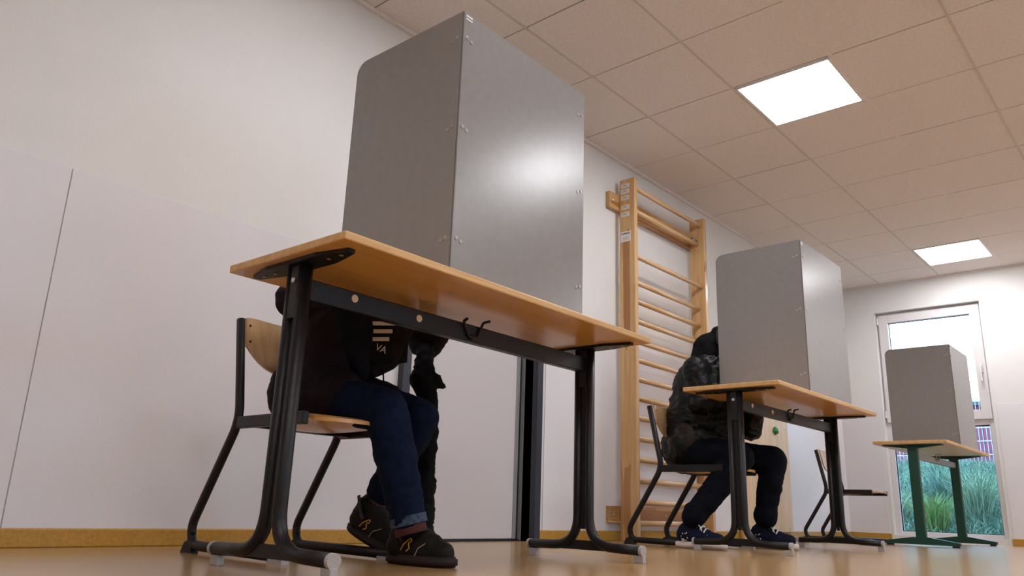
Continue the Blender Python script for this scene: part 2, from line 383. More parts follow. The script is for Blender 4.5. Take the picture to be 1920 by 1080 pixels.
# ------------------------------------------------------------------ wall bars
PXn, PXf, PT = 4.03, 5.00, .036      # near post x, far post x, thickness
t = thing('wall_bars', 'tall wooden gymnastics wall bars fixed to the white wall', 'wall bars', (4.5, 2.60, 0))
def loc(bm, o): bmesh.ops.translate(bm, verts=bm.verts, vec=-Vector(o)); return bm
O = (4.5, 2.60, 0)
posts = []
for x in (PXn, PXf-PT):
    posts.append(link('post', loc(B(((x, 2.545, .0), (x+PT, 2.661, 2.27)), bev=.004), O), M['pine_post'], t))
for z0, z1 in ((2.055, 2.165), (.10, .195)):
    bo = link('mounting_board', loc(B(((3.92, 2.661, z0), (5.13, W, z1)), bev=.003), O), M['pine_board'], t)
    for x in (3.96, 4.08, 4.55, 4.93):
        bm = bmesh.new(); disc(bm, (x-O[0], 2.661-O[1], (z0+z1)/2), (0, -1, 0), .008, .003); link('screw', bm, M['steel'], bo)
RZ = [2.215, 2.075, 1.745, 1.585, 1.46, 1.33, 1.20, 1.08, .96, .84, .72, .595, .47, .345, .22, .10]
for k, z in enumerate(RZ):
    y = 2.575 if k in (0, 2) else 2.605
    bm = T([(PXn+PT-.005-O[0], y-O[1], z), (PXf-PT+.005-O[0], y-O[1], z)], .0165, rb=.0145, seg=14, side=(0, 1, 0)); link('rung', bm, M['pine_rung'], t, True)
bm = T([(PXf-PT-.055-O[0], .01, 2.10), (PXf-PT+.002-O[0], .01, 2.10)], .013, seg=12); tube(bm, [(PXf-PT-.06-O[0], .01, 2.10), (PXf-PT-.054-O[0], .01, 2.10)], .017); link('bolt', bm, M['grey_metal'], t, True, 'grey metal bolt through the far post')
for k, z in enumerate((2.225, 2.185, 2.14, 2.075, 2.025)):
    st = link('sticker', loc(B(((PXn-.0015, 2.585, z-.017), (PXn, 2.648, z+.013))), O), M['white_paper'], posts[0])
    link('print', loc(B(((PXn-.002, 2.60, z-.004), (PXn-.0014, 2.635, z-.002)), ((PXn-.002, 2.61, z+.003), (PXn-.0014, 2.63, z+.0045))), O), M['print_dark'], t)
st = link('sticker', loc(B(((PXn-.0015, 2.575, 1.835), (PXn, 2.652, 1.905))), O), M['white_paper'], posts[0], label='larger white label with dark heading')
bm = bmesh.new(); rn = random.Random(8); y = 2.648
while y > 2.585:
    wd = rn.uniform(.003, .007); box(bm, (PXn-.002, y-wd, 1.885), (PXn-.0014, y, 1.885+rn.choice((.007, .010, .012)))); y -= wd+.0025
for z in (1.852, 1.862): box(bm, (PXn-.002, 2.59, z), (PXn-.0014, 2.635, z+.0015))
link('print', loc(bm, O), M['print_dark'], t)

# ------------------------------------------------------------------ climbing board
t = thing('climbing_board', 'pale plywood climbing board on the wall behind the second table', 'climbing board', (6.1, W-.029, 0))
link('board', B(((-.45, -.012, .05), (.47, .012, 1.75)), bev=.003), M['plywood'], t)
link('edge_batten', B(((-.47, -.03, .0), (-.43, .012, 1.75)), bev=.003), M['pine_post'], t)
link('backing', B(((-.4, .012, .2), (.42, .02, 1.6))), M['plywood'], t)
for (x, z, r) in ((.20, .845, .038), (-.18, .165, .034), (-.2, 1.3, .04), (.25, 1.5, .035)):
    bm = bmesh.new(); bmesh.ops.create_icosphere(bm, subdivisions=3, radius=1)
    for v in bm.verts:
        n_ = 1+.25*noise.noise(v.co*1.6+Vector((x*9, z*7, 0))); v.co = Vector((x+v.co.x*r*n_, -.012-max(0, -v.co.y)*r*.9*n_+.004, z+v.co.z*r*.85*n_))
    h = link('climbing_hold', bm, M['hold_green'], t, True, 'green climbing hold')
    bm = bmesh.new(); disc(bm, (x, -.012-r*.8, z), (0, -1, 0), .006, .004); link('bolt', bm, M['steel'], h)
for (x, z) in ((.40, .88), (.41, .075), (-.38, .88), (-.38, .08), (-.38, 1.65), (.41, 1.65), (.1, .45), (-.2, .6)):
    bm = bmesh.new(); disc(bm, (x, -.012, z), (0, -1, 0), .011, .004); link('bolt', bm, M['steel'], t)

# ------------------------------------------------------------------ tables
TL, TW = 1.39, .502
def plate_outline(x, half=.034):
    y0, y1 = -.205, .205
    return [(x-.010, y0), (x+.010, y0), (x+half, y0+.10), (x+half, y1-.10), (x+.010, y1), (x-.010, y1), (x-half, y1-.10), (x-half, y0+.10)]
def make_table(name, label, loc_, rz, ht, group):
    c, s = math.cos(rz), math.sin(rz)
    t = thing(name, label, 'table', (loc_[0]+TL/2*c-TW/2*s, loc_[1]+TL/2*s+TW/2*c, 0), rz, group)
    bm = bmesh.new(); box(bm, (-TL/2, -TW/2, ht-.022), (TL/2, TW/2, ht), .004)
    top = link('tabletop', bm, M['beech'], t); top.data.materials.append(M['beech_edge'])
    for p in top.data.polygons:
        if abs(p.normal.z) < .5: p.material_index = 1
    zb = ht-.022
    for x in (-TL/2+.058, TL/2-.058):
        bm = bmesh.new(); prism(bm, plate_outline(x), 2, zb-.010, zb)
        pt = link('mounting_plate', bm, M['frame_paint'], t)
        for y in (-.165, -.115, .115, .165):
            bm = bmesh.new(); disc(bm, (x, y, zb-.010), (0, 0, -1), .0055, .002); link('screw', bm, M['brass'], pt)
        for sg in (-1, 1):
            path = fillet([(x, sg*.024, zb-.008), (x, sg*.024, .045), (x, sg*.236, .040)], .13, 9)
            lg = link('leg', T(path, .0165, rb=.0185, seg=14, side=(1, 0, 0)), M['frame_paint'], t, True)
            link('foot_cap', T([(x, sg*.234, .040), (x, sg*.245, .0395)], .0172, rb=.0192, seg=16, side=(1, 0, 0)), M['cap_plastic'], lg, label='pale plastic end cap')
            link('foot_pad', B(((x-.010, sg*.226-.022, 0), (x+.010, sg*.226+.014, .025)), bev=.002), M['cap_plastic'], lg)
        bm = bmesh.new(); prism(bm, [(-.125, .030), (.125, .030), (.06, .062), (-.06, .062)], 0, x-.005, x+.005)
        link('foot_brace', bm, M['frame_paint'], t)
        bm = B(((x-.016, -.016, zb-.15), (x+.016, .016, zb-.01)), bev=.002)
        br = link('bracket', bm, M['frame_paint'], t)
        bm = B(((x-.006, -.008, .10), (x+.006, .008, zb-.15))); link('web', bm, M['frame_paint'], t)
        sx = 1 if x < 0 else -1
        bm = bmesh.new(); disc(bm, (x-.016*sx, 0, zb-.05), (-sx, 0, 0), .008, .005); link('bolt', bm, M['steel'], br)
    sb = link('stretcher', B(((-TL/2+.07, -.011, zb-.094), (TL/2-.07, .019, zb-.038)), bev=.003), M['frame_paint'], t)
    for x, z in ((-TL/2+.23, zb-.058), (-TL/2+.47, zb-.064)):
        bm = bmesh.new(); disc(bm, (x, -.011, z), (0, -1, 0), .011, .002); link('plug', bm, M['cream_plug'], sb)
    bm = bmesh.new()
    hy = -.018
    tube(bm, fillet([(-.052, hy-.022, zb-.033), (-.044, hy, zb-.036), (-.018, hy, zb-.080), (.018, hy, zb-.080), (.046, hy, zb-.024), (.054, hy-.022, zb-.020)], .005, 4), .0045, seg=8)
    box(bm, (-.012, -.022, zb-.086), (.012, -.010, zb-.072))
    link('bag_hook', bm, M['frame_paint'], t, True)
    for x, y, r in ((-.21, -.13, .010), (-.36, .06, .009), (-.30, .03, .005), (-.16, .02, .004)):
        bm = bmesh.new(); disc(bm, (x, y, zb), (0, 0, -1), r, .0015); link('hole_cover', bm, M['brass'] if x > -.3 else M['beech_edge'], top)
    return t
T1 = make_table('school_table', 'nearest beech school table, dark grey double tube legs, person in boots behind', (1.028, 1.437), .0179, .775, 'beech tables with dark frames')
T2 = make_table('school_table', 'middle beech school table with dark frame, person in lace-up sneakers behind it', (3.52, 1.449), -.0047, .779, 'beech tables with dark frames')
def make_green_table(loc_, rz, ht):
    c, s = math.cos(rz), math.sin(rz)
    t = thing('green_leg_table', 'farthest school table with dark green T-shaped legs and white underside', 'table', (loc_[0]+TL/2*c-TW/2*s, loc_[1]+TL/2*s+TW/2*c, 0), rz)
    link('tabletop', B(((-TL/2, -TW/2, ht-.022), (TL/2, TW/2, ht)), bev=.004), M['beech_edge'], t)
    link('underside_sheet', B(((-TL/2+.004, -TW/2+.004, ht-.0235), (TL/2-.004, TW/2-.004, ht-.0222))), M['white_laminate'], t)
    zb = ht-.0235
    for x in (-TL/2+.09, TL/2-.09):
        bm = bmesh.new(); prism(bm, [(-.20, zb-.008), (.20, zb-.008), (.20, zb), (-.20, zb)], 0, x-.04, x+.04); prism(bm, [(-.19, zb-.008), (-.03, zb-.028), (.03, zb-.028), (.19, zb-.008)], 0, x-.018, x+.018)
        link('mounting_plate', bm, M['green_paint'], t)
        link('leg', B(((x-.022, -.034, .04), (x+.022, .034, zb-.01)), bev=.006), M['green_paint'], t)
        bm = bmesh.new(); prism(bm, [(-.245, .012), (.245, .012), (.245, .032), (.05, .062), (-.05, .062), (-.245, .032)], 0, x-.024, x+.024)
        ft = link('foot', bm, M['green_paint'], t)
        for y in (-.215, .215): link('foot_pad', B(((x-.02, y-.02, 0), (x+.02, y+.02, .013))), M['black_seal'], ft)
    link('stretcher', B(((-TL/2+.11, -.015, zb-.10), (TL/2-.11, .015, zb-.055)), bev=.003), M['grey_metal'], t)
    bm = bmesh.new(); hy = -.02
    tube(bm, fillet([(-.062, hy-.015, zb-.03), (-.052, hy, zb-.035), (-.03, hy, zb-.075), (.03, hy, zb-.075), (.052, hy, zb-.025), (.062, hy-.015, zb-.02)], .008, 4), .005, seg=8); link('bag_hook', bm, M['grey_metal'], t, True)
    bm = bmesh.new(); tube(bm, fillet([(-TL/2+.085, .04, zb-.008), (-TL/2+.085, .075, zb-.02), (-TL/2+.085, .07, zb-.075), (-TL/2+.085, .035, zb-.07)], .02), .0035, seg=8); link('side_hook', bm, M['steel'], t, True)
    return t
T3 = make_green_table((6.244, 1.38), 0, .735)

# ------------------------------------------------------------------ voting screens
def make_booth(label, x, y, z0, wd, dp, ht, rz, open_back=True):
    t = thing('voting_screen', label, 'voting screen', (x, y, z0), rz, 'grey three sided voting screens')
    th = .004
    def side(x0, x1):
        r = .045; out = [(th, 0), (dp, 0)] + [(dp-r+r*math.cos(a*PI/16), ht-r+r*math.sin(a*PI/16)) for a in range(9)] + [(th, ht)]
        bm = bmesh.new(); prism(bm, out, 0, x0, x1); return bm
    fp = link('front_panel', B(((.0015, 0, 0), (wd-.0015, th, ht))), M['booth_grey'], t)
    link('edge_strip', B(((0, -.0006, .003), (.0035, .0034, ht-.003))), M['booth_edge'], fp)
    s0 = link('side_panel', side(0, th), M['booth_grey'], t); s1 = link('side_panel', side(wd-th, wd), M['booth_grey'], t)
    for z in (ht*.115, ht*.535, ht*.895):
        for k, xx in enumerate((.018, .036)):
            for px in (xx, wd-xx):
                bm = bmesh.new(); disc(bm, (px, 0, z-.006*k), (0, -1, 0), .0062, .0022); link('rivet', bm, M['rivet_grey'], fp)
            for (xs_, sd, pr) in ((0, -1, s0), (wd, 1, s1)):
                bm = bmesh.new(); disc(bm, (xs_, xx+.004, z-.006*k), (sd, 0, 0), .0062, .0022); link('rivet', bm, M['rivet_grey'], pr)
    st = link('sticker', B(((.010, -.001, ht-.024), (.036, 0, ht-.008))), M['white_paper'], fp)
    link('print', B(((.011, -.0014, ht-.0175), (.035, -.0009, ht-.0145))), M['print_dark'], t)
    return t
make_booth('largest and nearest grey folding voting screen, standing on the first table', 1.385, 1.456, .775, .618, .488, .797, .018)
make_booth('middle grey folding voting screen on the second table, hiding a head', 3.925, 1.458, .779, .605, .488, .805, -.004)
make_booth('smallest farthest grey folding voting screen, in front of the window', 6.753, 1.40, .735, .592, .478, .781, 0)

# ------------------------------------------------------------------ chairs
def make_chair(label, seat_mat):
    t = thing('school_chair', label, 'chair', (0, 0, 0), 0, 'plywood school chairs with dark sled frames')
    hw = .18
    for sx in (-1, 1):
        x = sx*hw
        path = fillet([(x, .066, .685), (x, 0, .375), (x, .195, .075), (x*1.0, .175, .022), (x, -.30, .018)], [.05, .06, .05], 6)
        fr = link('side_frame', T(path, .0145, rb=.0125, seg=12, side=(1, 0, 0)), M['frame_paint'], t, True)
        bm = bmesh.new(); prism(bm, [(.155, 0), (.222, 0), (.205, .028), (.175, .040)], 0, x-.011, x+.011); link('glide', bm, M['black_seal'], fr)
        link('glide', B(((x-.011, -.305, 0), (x+.011, -.24, .012))), M['cap_plastic'], fr)
        link('seat_rail', B(((x-.010, -.33, .352), (x+.010, .0, .386)), bev=.003), M['frame_paint'], t)
    for y in (-.06,): link('cross_rail', B(((-hw, y, .355), (hw, y+.025, .375)), bev=.002), M['frame_paint'], t)
    # seat: thin curved ply
    def sheet(fn, nu, nv, th, nrm):
        bm = bmesh.new(); g = []
        for side_ in (0, 1):
            g.append([[bm.verts.new(fn(u/nu, v/nv) + nrm(u/nu, v/nv)*(th*side_)) for v in range(nv+1)] for u in range(nu+1)])
        for u in range(nu):
            for v in range(nv):
                bm.faces.new((g[0][u][v], g[0][u][v+1], g[0][u+1][v+1], g[0][u+1][v])); bm.faces.new((g[1][u][v], g[1][u+1][v], g[1][u+1][v+1], g[1][u][v+1]))
        for u in range(nu):
            for v in (0, nv): bm.faces.new((g[0][u][v], g[0][u+1][v], g[1][u+1][v], g[1][u][v]))
        for v in range(nv):
            for u in (0, nu): bm.faces.new((g[0][u][v], g[1][u][v], g[1][u][v+1], g[0][u][v+1]))
        bmesh.ops.recalc_face_normals(bm, faces=bm.faces); return bm
    def seat(u, v):
        x = (u-.5)*2; yy = .03-v*.40; k = min(1, (1-abs(x))*3+.75); ye = yy if v < .8 else .03-.40*(.8+(v-.8)*(1-.5*abs(x)**4))
        z = .374 - (.010*((v-.85)/.15)**2 if v > .85 else 0) - .020*(1-x*x)*math.sin(PI*min(1, .1+v*1.05))
        return Vector((x*.1695*(1-.10*max(0, v-.8)/.2), ye, z))
    autosmooth(link('seat', sheet(seat, 16, 18, .010, lambda u, v: Vector((0, 0, 1))), M['beech'] if seat_mat else None, t), 50)
    def back(u, v):
        x = (u-.5)*2; zt = .693-.006*abs(x)**12; zb_ = .525+.075*abs(x)**2.6
        z = zb_+(zt-zb_)*v; y = .048+.030*(1-x*x)+(z-.6)*.21
        return Vector((x*.176, y-.018, z))
    bk = autosmooth(link('backrest', sheet(back, 20, 8, .009, lambda u, v: Vector((0, -1, 0))), seat_mat, t), 50)
    for sx in (-1, 1):
        for z in (.615, .665):
            bm = bmesh.new(); disc(bm, (sx*.162, .048+.004+(z-.6)*.21-.018-.009, z), (0, -1, 0), .004, .0015); link('rivet', bm, M['black_seal'], bk)
    return t
ch1 = make_chair('chair under the person with boots, glossy plywood back lit by lamps', M['beech_ply'])
ch1.location = (1.235+.186, 2.165, 0); ch1.scale = (1.03, 1.03, 1.03)
ch2 = copy_tree(ch1); ch2.location = (3.72+.19, 2.195, 0); ch2.scale = (1.06, 1.06, 1.06); ch2['label'] = 'plywood school chair under the person in lace-up sneakers'
ch3 = copy_tree(ch1)
for o_ in list(ch3.children):
    if o_.name.startswith(('backrest', 'seat.')) or o_.name == 'seat':
        o_.data = o_.data.copy(); o_.data.materials[0] = M['beech_matte']
ch3.scale = (1, 1, 1); ch3.location = (6.3+.18, 2.262, 0); ch3['label'] = 'empty plywood school chair seen between the legs of the second table'

# ------------------------------------------------------------------ people
def solid(name, caps, m, parent, voxel=.008, wr=0, ws=9, sm=6, extra=None, label=None):
    """continuous surface grown round tapered limbs (p, r, q, s), optional flattening"""
    bm = bmesh.new()
    for c_ in caps:
        p, r, q, s = Vector(c_[0]), c_[1], Vector(c_[2]), c_[3]; sc = c_[4] if len(c_) > 4 else None
        n = 8; d_ = (q-p); L_ = d_.length
        if L_ < 1e-4: d_ = Vector((0, 0, 1)); L_ = 1e-3; q = p+d_*L_
        dn = d_.normalized(); pts, rr = [], []
        for k in range(5): a = PI/2*(1-k/5); pts.append(p-dn*r*math.sin(a)); rr.append(max(r*math.cos(a), .0008))
        for k in range(5): f = k/4; pts.append(p+d_*f); rr.append(r+(s-r)*f)
        for k in range(1, 6): a = PI/2*k/5; pts.append(q+dn*s*math.sin(a)); rr.append(max(s*math.cos(a), .0008))
        b2 = bmesh.new(); tube(b2, pts, rr, seg=18)
        if sc:
            cc = (p+q)/2
            for v in b2.verts: v.co = cc+Vector([(v.co[i]-cc[i])*sc[i] for i in range(3)])
        me = bpy.data.meshes.new('x'); b2.to_mesh(me); b2.free(); bm.from_mesh(me); bpy.data.meshes.remove(me)
    me = bpy.data.meshes.new('x'); bm.to_mesh(me); bm.free(); o = bpy.data.objects.new('x', me); C.objects.link(o)
    md = o.modifiers.new('r', 'REMESH'); md.mode = 'VOXEL'; md.voxel_size = voxel
    md = o.modifiers.new('s', 'SMOOTH'); md.iterations = sm; md.factor = .5
    dg = bpy.context.evaluated_depsgraph_get(); dg.update()
    m2 = bpy.data.meshes.new_from_object(o.evaluated_get(dg)); bpy.data.objects.remove(o); bpy.data.meshes.remove(me)
    if wr:
        ns = [v.normal.copy() for v in m2.vertices]
        for v, nn in zip(m2.vertices, ns):
            q_ = v.co*ws; a = noise.noise(Vector((q_.x, q_.y, q_.z*1.8)))
            b_ = 1-abs(noise.noise(Vector((q_.x*1.7+5, q_.y*1.7, q_.z*3))))*2
            v.co += nn*(wr*a+wr*.7*b_)
    if extra: extra(m2)
    m2.name = name; m2.materials.clear(); m2.materials.append(m)
    for p in m2.polygons: p.use_smooth = True
    ob = bpy.data.objects.new(name, m2); C.objects.link(ob)
    if parent: ob.parent = parent; ob.matrix_parent_inverse = Matrix.Translation(-parent.location)
    if label: ob['label'] = label
    return ob
def put(name, bm, m, parent, smooth=False, label=None):
    o = link(name, bm, m, None, smooth, label); o.parent = parent
    rootp = parent
    while rootp.parent: rootp = rootp.parent
    if parent is rootp: o.matrix_parent_inverse = Matrix.Translation(-rootp.location)
    return o
def hand(wr, d, side, nrm):
    """palm and five bent fingers as limbs; wr wrist, d forward, side towards thumb, nrm palm-down"""
    wr, d, side, nrm = Vector(wr), Vector(d).normalized(), Vector(side).normalized(), Vector(nrm).normalized(); c = []
    for k, off in enumerate((-.027, -.009, .009, .027)):
        b = wr+d*.075+side*off; c.append((wr+d*.015+side*off*.6, .012, b, .011))
        ln = (.030, .036, .038, .034)[k]
        p1 = b+d*ln+nrm*.006; p2 = p1+d*ln*.5+nrm*.016; p3 = p2+d*ln*.2+nrm*.016
        c += [(b, .0095, p1, .0085), (p1, .0085, p2, .008), (p2, .008, p3, .007)]
    b = wr+d*.025+side*.024; p1 = b+d*.022+side*.022+nrm*.008; p2 = p1+d*.024+side*.006+nrm*.008
    c += [(b, .013, p1, .010), (p1, .010, p2, .0085)]
    return c
def head(c, f, r=.088):
    """c centre, f facing unit; returns limbs for a head with nose, chin, ears, brows, lips"""
    c, f = Vector(c), Vector(f).normalized(); u = Vector((0, 0, 1)); u = (u-f*u.dot(f)).normalized(); s = f.cross(u)
    L = [(c-f*.012+u*.028, r*.86, c-f*.004+u*.012, r*.84), (c+f*.02, r*.72, c+f*.025-u*.055, r*.52), (c+f*.045-u*.085, .026, c+f*.05-u*.088, .024),
         (c+f*.078+u*.012, .007, c+f*.095-u*.022, .012), (c+f*.082-u*.024, .012, c+f*.08-u*.024, .013),
         (c+f*.070-u*.05+s*.018, .007, c+f*.070-u*.05-s*.018, .007), (c+f*.068-u*.059+s*.015, .008, c+f*.068-u*.059-s*.015, .008)]
    for k in (-1, 1):
        L += [(c+s*k*.074+u*.012-f*.01, .012, c+s*k*.070-u*.022-f*.002, .009), (c+f*.074+s*k*.012+u*.024, .008, c+f*.062+s*k*.045+u*.026, .008), (c+f*.048+s*k*.038-u*.012, .02, c+f*.05+s*k*.034-u*.02, .018)]
    return L, (c, f, u, s)
def face_extras(fr, p, hair_m, cap=None):
    c, f, u, s = fr
    for k in (-1, 1):
        bm = bmesh.new(); bmesh.ops.create_uvsphere(bm, u_segments=12, v_segments=8, radius=.011); bmesh.ops.translate(bm, verts=bm.verts, vec=c+f*.066+s*k*.028+u*.006)
        put('eye', bm, M['eye_white'], p, True)
    solid('hair', [(c-f*.026+u*.036, .082, c-f*.03+u*.01, .082), (c+f*.02+u*.075, .045, c-f*.03+u*.075, .05), (c-f*.055-u*.02, .06, c-f*.05-u*.045, .045)], hair_m, p, .008, .004, 30)

def outline_sole(pts, z0, z1, bm=None):
    bm = bm or bmesh.new(); prism(bm, pts, 2, z0, z1); return bm
def foot_frame(heel, toe, lift=0):
    """matrix with +X heel->toe, origin under heel"""
    h, t_ = Vector(heel), Vector(toe); x = (t_-h).normalized(); z = Vector((0, 0, 1)); y = z.cross(x).normalized(); z = x.cross(y)
    return Matrix.Translation(h) @ Matrix((x, y, z)).transposed().to_4x4()
def sole_shape(L, w, n=24):
    out = []
    for k in range(n):
        a = 2*PI*k/n; cx = math.cos(a); t_ = (cx+1)/2
        wd = w*(.40+.14*t_**1.0) if t_ < .95 else w*.54
        out.append((L*t_ - 0, math.copysign(abs(math.sin(a))**.75, math.sin(a))*wd))
    return out

def tf(caps, mtx): return [(mtx @ Vector(c[0]), c[1], mtx @ Vector(c[2]), c[3], *(c[4:5])) for c in caps]
# --- ankle boot
def boot(p, heel, toe, ank, L=.235, label=None):
    mx = foot_frame(heel, toe); w_ = .092
    caps = [((.042, 0, .048), .040, (.05, 0, .075), .038), ((.05, 0, .045), .038, (.13, 0, .042), .036), ((.12, -.002, .036), .037, (.185, 0, .032), .033), ((.085, 0, .08), .032, (.15, 0, .048), .034)]
    caps = tf(caps, mx); a = Vector(ank); top = mx @ Vector((.055, 0, .09)); caps.append((top, .039, top+(a-top)*1.05, .039))
    sh = solid('boot', caps, M['boot_leather'], p, .006, .0022, 22, 5, label=label)
    bm = bmesh.new(); prism(bm, [(x-.003, y) for x, y in sole_shape(L-.004, w_)], 2, .0, .026)
    bmesh.ops.bevel(bm, geom=[e for e in bm.edges if abs(e.verts[0].co.z-e.verts[1].co.z) < 1e-5], offset=.005, segments=2, affect='EDGES')
    bmesh.ops.transform(bm, matrix=mx, verts=bm.verts); put('sole', bm, M['boot_sole'], sh, True)
    # seam, strap, embroidery on the outer side (towards -x)
    sd = -1 if (mx.to_3x3() @ Vector((0, 1, 0))).x > 0 else 1
    sgn = sd
    def side_pt(x, z, r=.0395): 
        return mx @ Vector((x, sgn*r, z))
    bm = T([side_pt(.128, .026, .046), side_pt(.135, .045, .042), side_pt(.155, .060, .030), side_pt(.178, .064, .012)], .0013, seg=6); put('seam', bm, M['thread_pale'], sh)
    bm = T([side_pt(.035, .118, .040), side_pt(.055, .09, .043), side_pt(.08, .062, .043)], .003, rb=.007, seg=8, side=(0, 1, .5)); put('strap', bm, M['black_seal'], sh)
    bm = T(fillet([side_pt(.078, .038, .044), side_pt(.086, .052, .044), side_pt(.098, .062, .043), side_pt(.108, .070, .038), side_pt(.112, .062, .041), side_pt(.102, .056, .044), side_pt(.108, .044, .044), side_pt(.098, .036, .046)], .004, 3), .0016, seg=6); put('embroidery', bm, M['thread_yellow'], sh, label='yellow looped embroidery')
    return sh, mx
def sneaker(p, heel, toe, ank, L=.245):
    mx = foot_frame(heel, toe)
    caps = [((.04, 0, .060), .035, (.048, 0, .080), .033), ((.05, 0, .058), .036, (.13, 0, .053), .034), ((.12, 0, .048), .036, (.20, 0, .042), .028), ((.085, 0, .080), .027, (.15, 0, .058), .028)]
    caps = tf(caps, mx); a = Vector(ank); top = mx @ Vector((.055, 0, .08)); caps.append((top, .034, top+(a-top)*.45, .032))
    sh = solid('sneaker', caps, M['sneaker_canvas'], p, .006, .001, 22, 5)
    bm = bmesh.new(); prism(bm, [(x-.003, y) for x, y in sole_shape(L-.002, .082)], 2, .0, .029)
    bmesh.ops.bevel(bm, geom=[e for e in bm.edges if abs(e.verts[0].co.z-e.verts[1].co.z) < 1e-5], offset=.004, segments=2, affect='EDGES')
    bmesh.ops.transform(bm, matrix=mx, verts=bm.verts); put('rubber_sole', bm, M['sneaker_rubber'], sh, True)
    for k in range(5):
        x = .098+k*.016; z = .124-k*.0118
        pts = [mx @ Vector((x-.006, -.026, z-.018)), mx @ Vector((x, -.014, z-.0035)), mx @ Vector((x+.002, .012, z-.003)), mx @ Vector((x+.006, .026, z-.018))]
        put('lace', T(pts, .0036, seg=6), M['lace_white'], sh)
    for sg in (-1, 1):
        pts = [mx @ Vector((.100, sg*.004, .122)), mx @ Vector((.110, sg*.028, .124)), mx @ Vector((.122, sg*.032, .098)), mx @ Vector((.112, sg*.012, .113)), mx @ Vector((.135, sg*.036, .078))]
        put('lace', T(fillet(pts, .006, 4), .003, seg=6), M['lace_white'], sh)
    bm = bmesh.new(); rn = random.Random(3); sd = -1 if (mx.to_3x3() @ Vector((0, 1, 0))).x > 0 else 1
    for k in range(9):
        x, z = .028+rn.random()*.045, .032+rn.random()*.035
        tube(bm, [mx @ Vector((x, sd*.0385, z)), mx @ Vector((x+rn.uniform(-.01, .012), sd*.0388, z+rn.uniform(-.008, .008)))], .0018, seg=6)
    put('print', bm, M['lace_white'], sh)
    return sh

# ============ person 1: behind the nearest table
P1 = thing('person', 'person in dark jacket, blue jeans and ankle boots seated behind the nearest table', 'person', (1.45, 2.0, 0), 0, 'seated voters')
hN, hF = Vector((1.37, 2.03, .47)), Vector((1.54, 2.04, .47))
kN, kF = Vector((1.425, 1.72, .410)), Vector((1.60, 1.775, .405))
aN, aF = Vector((1.475, 1.655, .125)), Vector((1.60, 1.935, .165))
waist, chest = Vector((1.47, 2.04, .60)), Vector((1.53, 1.99, .76))
sN, sF, nk = Vector((1.38, 1.985, .845)), Vector((1.69, 1.985, .845)), Vector((1.55, 1.90, .90))
eN, eF = Vector((1.285, 2.03, .745)), Vector((1.84, 2.03, .715))
wN, wF_ = Vector((1.44, 1.82, .805)), Vector((1.80, 1.86, .82))
hl, fr = head((1.58, 1.80, .985), (.12, -.75, -.65))
body = [(hN, .065, hF, .065), (hN, .06, kN, .042), (hF, .06, kF, .042), (kN, .040, aN, .026), (kF, .040, aF, .026), ((hN+hF)/2, .085, waist, .085), (waist, .085, chest, .095), (sN, .045, sF, .045), (chest, .08, nk, .05),
        (nk, .042, Vector((1.57, 1.84, .94)), .042), (sN, .04, eN, .030), (eN, .030, wN, .020), (sF, .04, eF, .030), (eF, .030, wF_, .020)] + hl
body += hand(wN, (.3, -1, -.1), (1, .3, 0), (0, -.1, -1)) + hand(wF_, (-.4, -1, -.1), (-1, .4, 0), (0, -.1, -1))
solid('body', body, M['skin'], P1, .0065, sm=4)
face_extras(fr, P1, M['hair_dark'])
tr = solid('jeans', [((hN+hF)/2, .095, (hN+hF)/2+Vector((0, 0, .03)), .09), (hN, .080, kN, .062), (hF, .080, kF, .060),
     (kN, .060, kN+(aN-kN)*.5, .056), (kN+(aN-kN)*.45, .056, aN+Vector((0, 0, -.004)), .048), (kF, .058, kF+(aF-kF)*.5, .054), (kF+(aF-kF)*.45, .054, aF+(kF-aF)*.12, .048)], M['jeans_blue'], P1, .008, .0045, 14, 4)
# frayed hem and sock on the near leg
dv = (kN-aN).normalized()
put('hem', T([aN-dv*.022, aN+dv*.002], .0495, seg=24, caps=False), M['hem_blue'], tr, True)
b1, mx1 = boot(P1, (1.50, 1.752, .002), (1.535, 1.52, .002), aN, label='near boot, flat on the floor')
put('sock', T([aN-dv*.045, aN+dv*.022], .0435, seg=20), M['sock_red'], b1, True)
b2, mx2 = boot(P1, (1.575, 2.035, .078), (1.60, 1.82, .006), aF, label='far boot, heel lifted')
dv2 = (kF-aF).normalized()
put('sock', T([aF-dv2*.04, aF+dv2*.03], .041, seg=20), M['sock_red'], b2, True)
CH = Vector((1.50, 1.90, .66)); cr = Vector((.80, -.22, .12)).normalized(); cn = Vector((-.30, -.90, -.25)); cn = (cn-cr*cn.dot(cr)).normalized(); cu = cn.cross(cr) * -1
if cu.z < 0: cu = -cu
jk = solid('jacket', [((hN+hF)/2+Vector((-.01, .02, .01)), .125, waist, .118), (waist, .118, chest, .125), (chest, .12, (sN+sF)/2, .10), (sN, .062, sF, .062), (chest+Vector((.1, 0, 0)), .1, waist+Vector((.09, 0, .06)), .09),
     (sN, .062, eN, .055), (eN, .055, wN+(eN-wN)*.12, .040), (sF, .062, eF, .060), (eF, .062, wF_+(eF-wF_)*.12, .042), (nk, .062, nk+Vector((0, .03, 0)), .062), (Vector((1.42, 2.00, .55)), .085, Vector((1.41, 1.99, .72)), .08),
     (CH+cr*.065-cn*.035+cu*.12, .075, CH+cr*.055-cn*.03-cu*.05, .062), (CH-cr*.08-cn*.03+cu*.1, .07, CH-cr*.06-cn*.03-cu*.08, .06),
     (hN+Vector((-.01, .02, .0)), .098, hN+(kN-hN)*.45+Vector((-.005, 0, .012)), .078), (hF, .095, hF+(kF-hF)*.45+Vector((0, 0, .01)), .078)], M['jacket_plum'], P1, .008, .006, 11, 5)
def vec_on(x, y, z): return Vector((x, y, z))
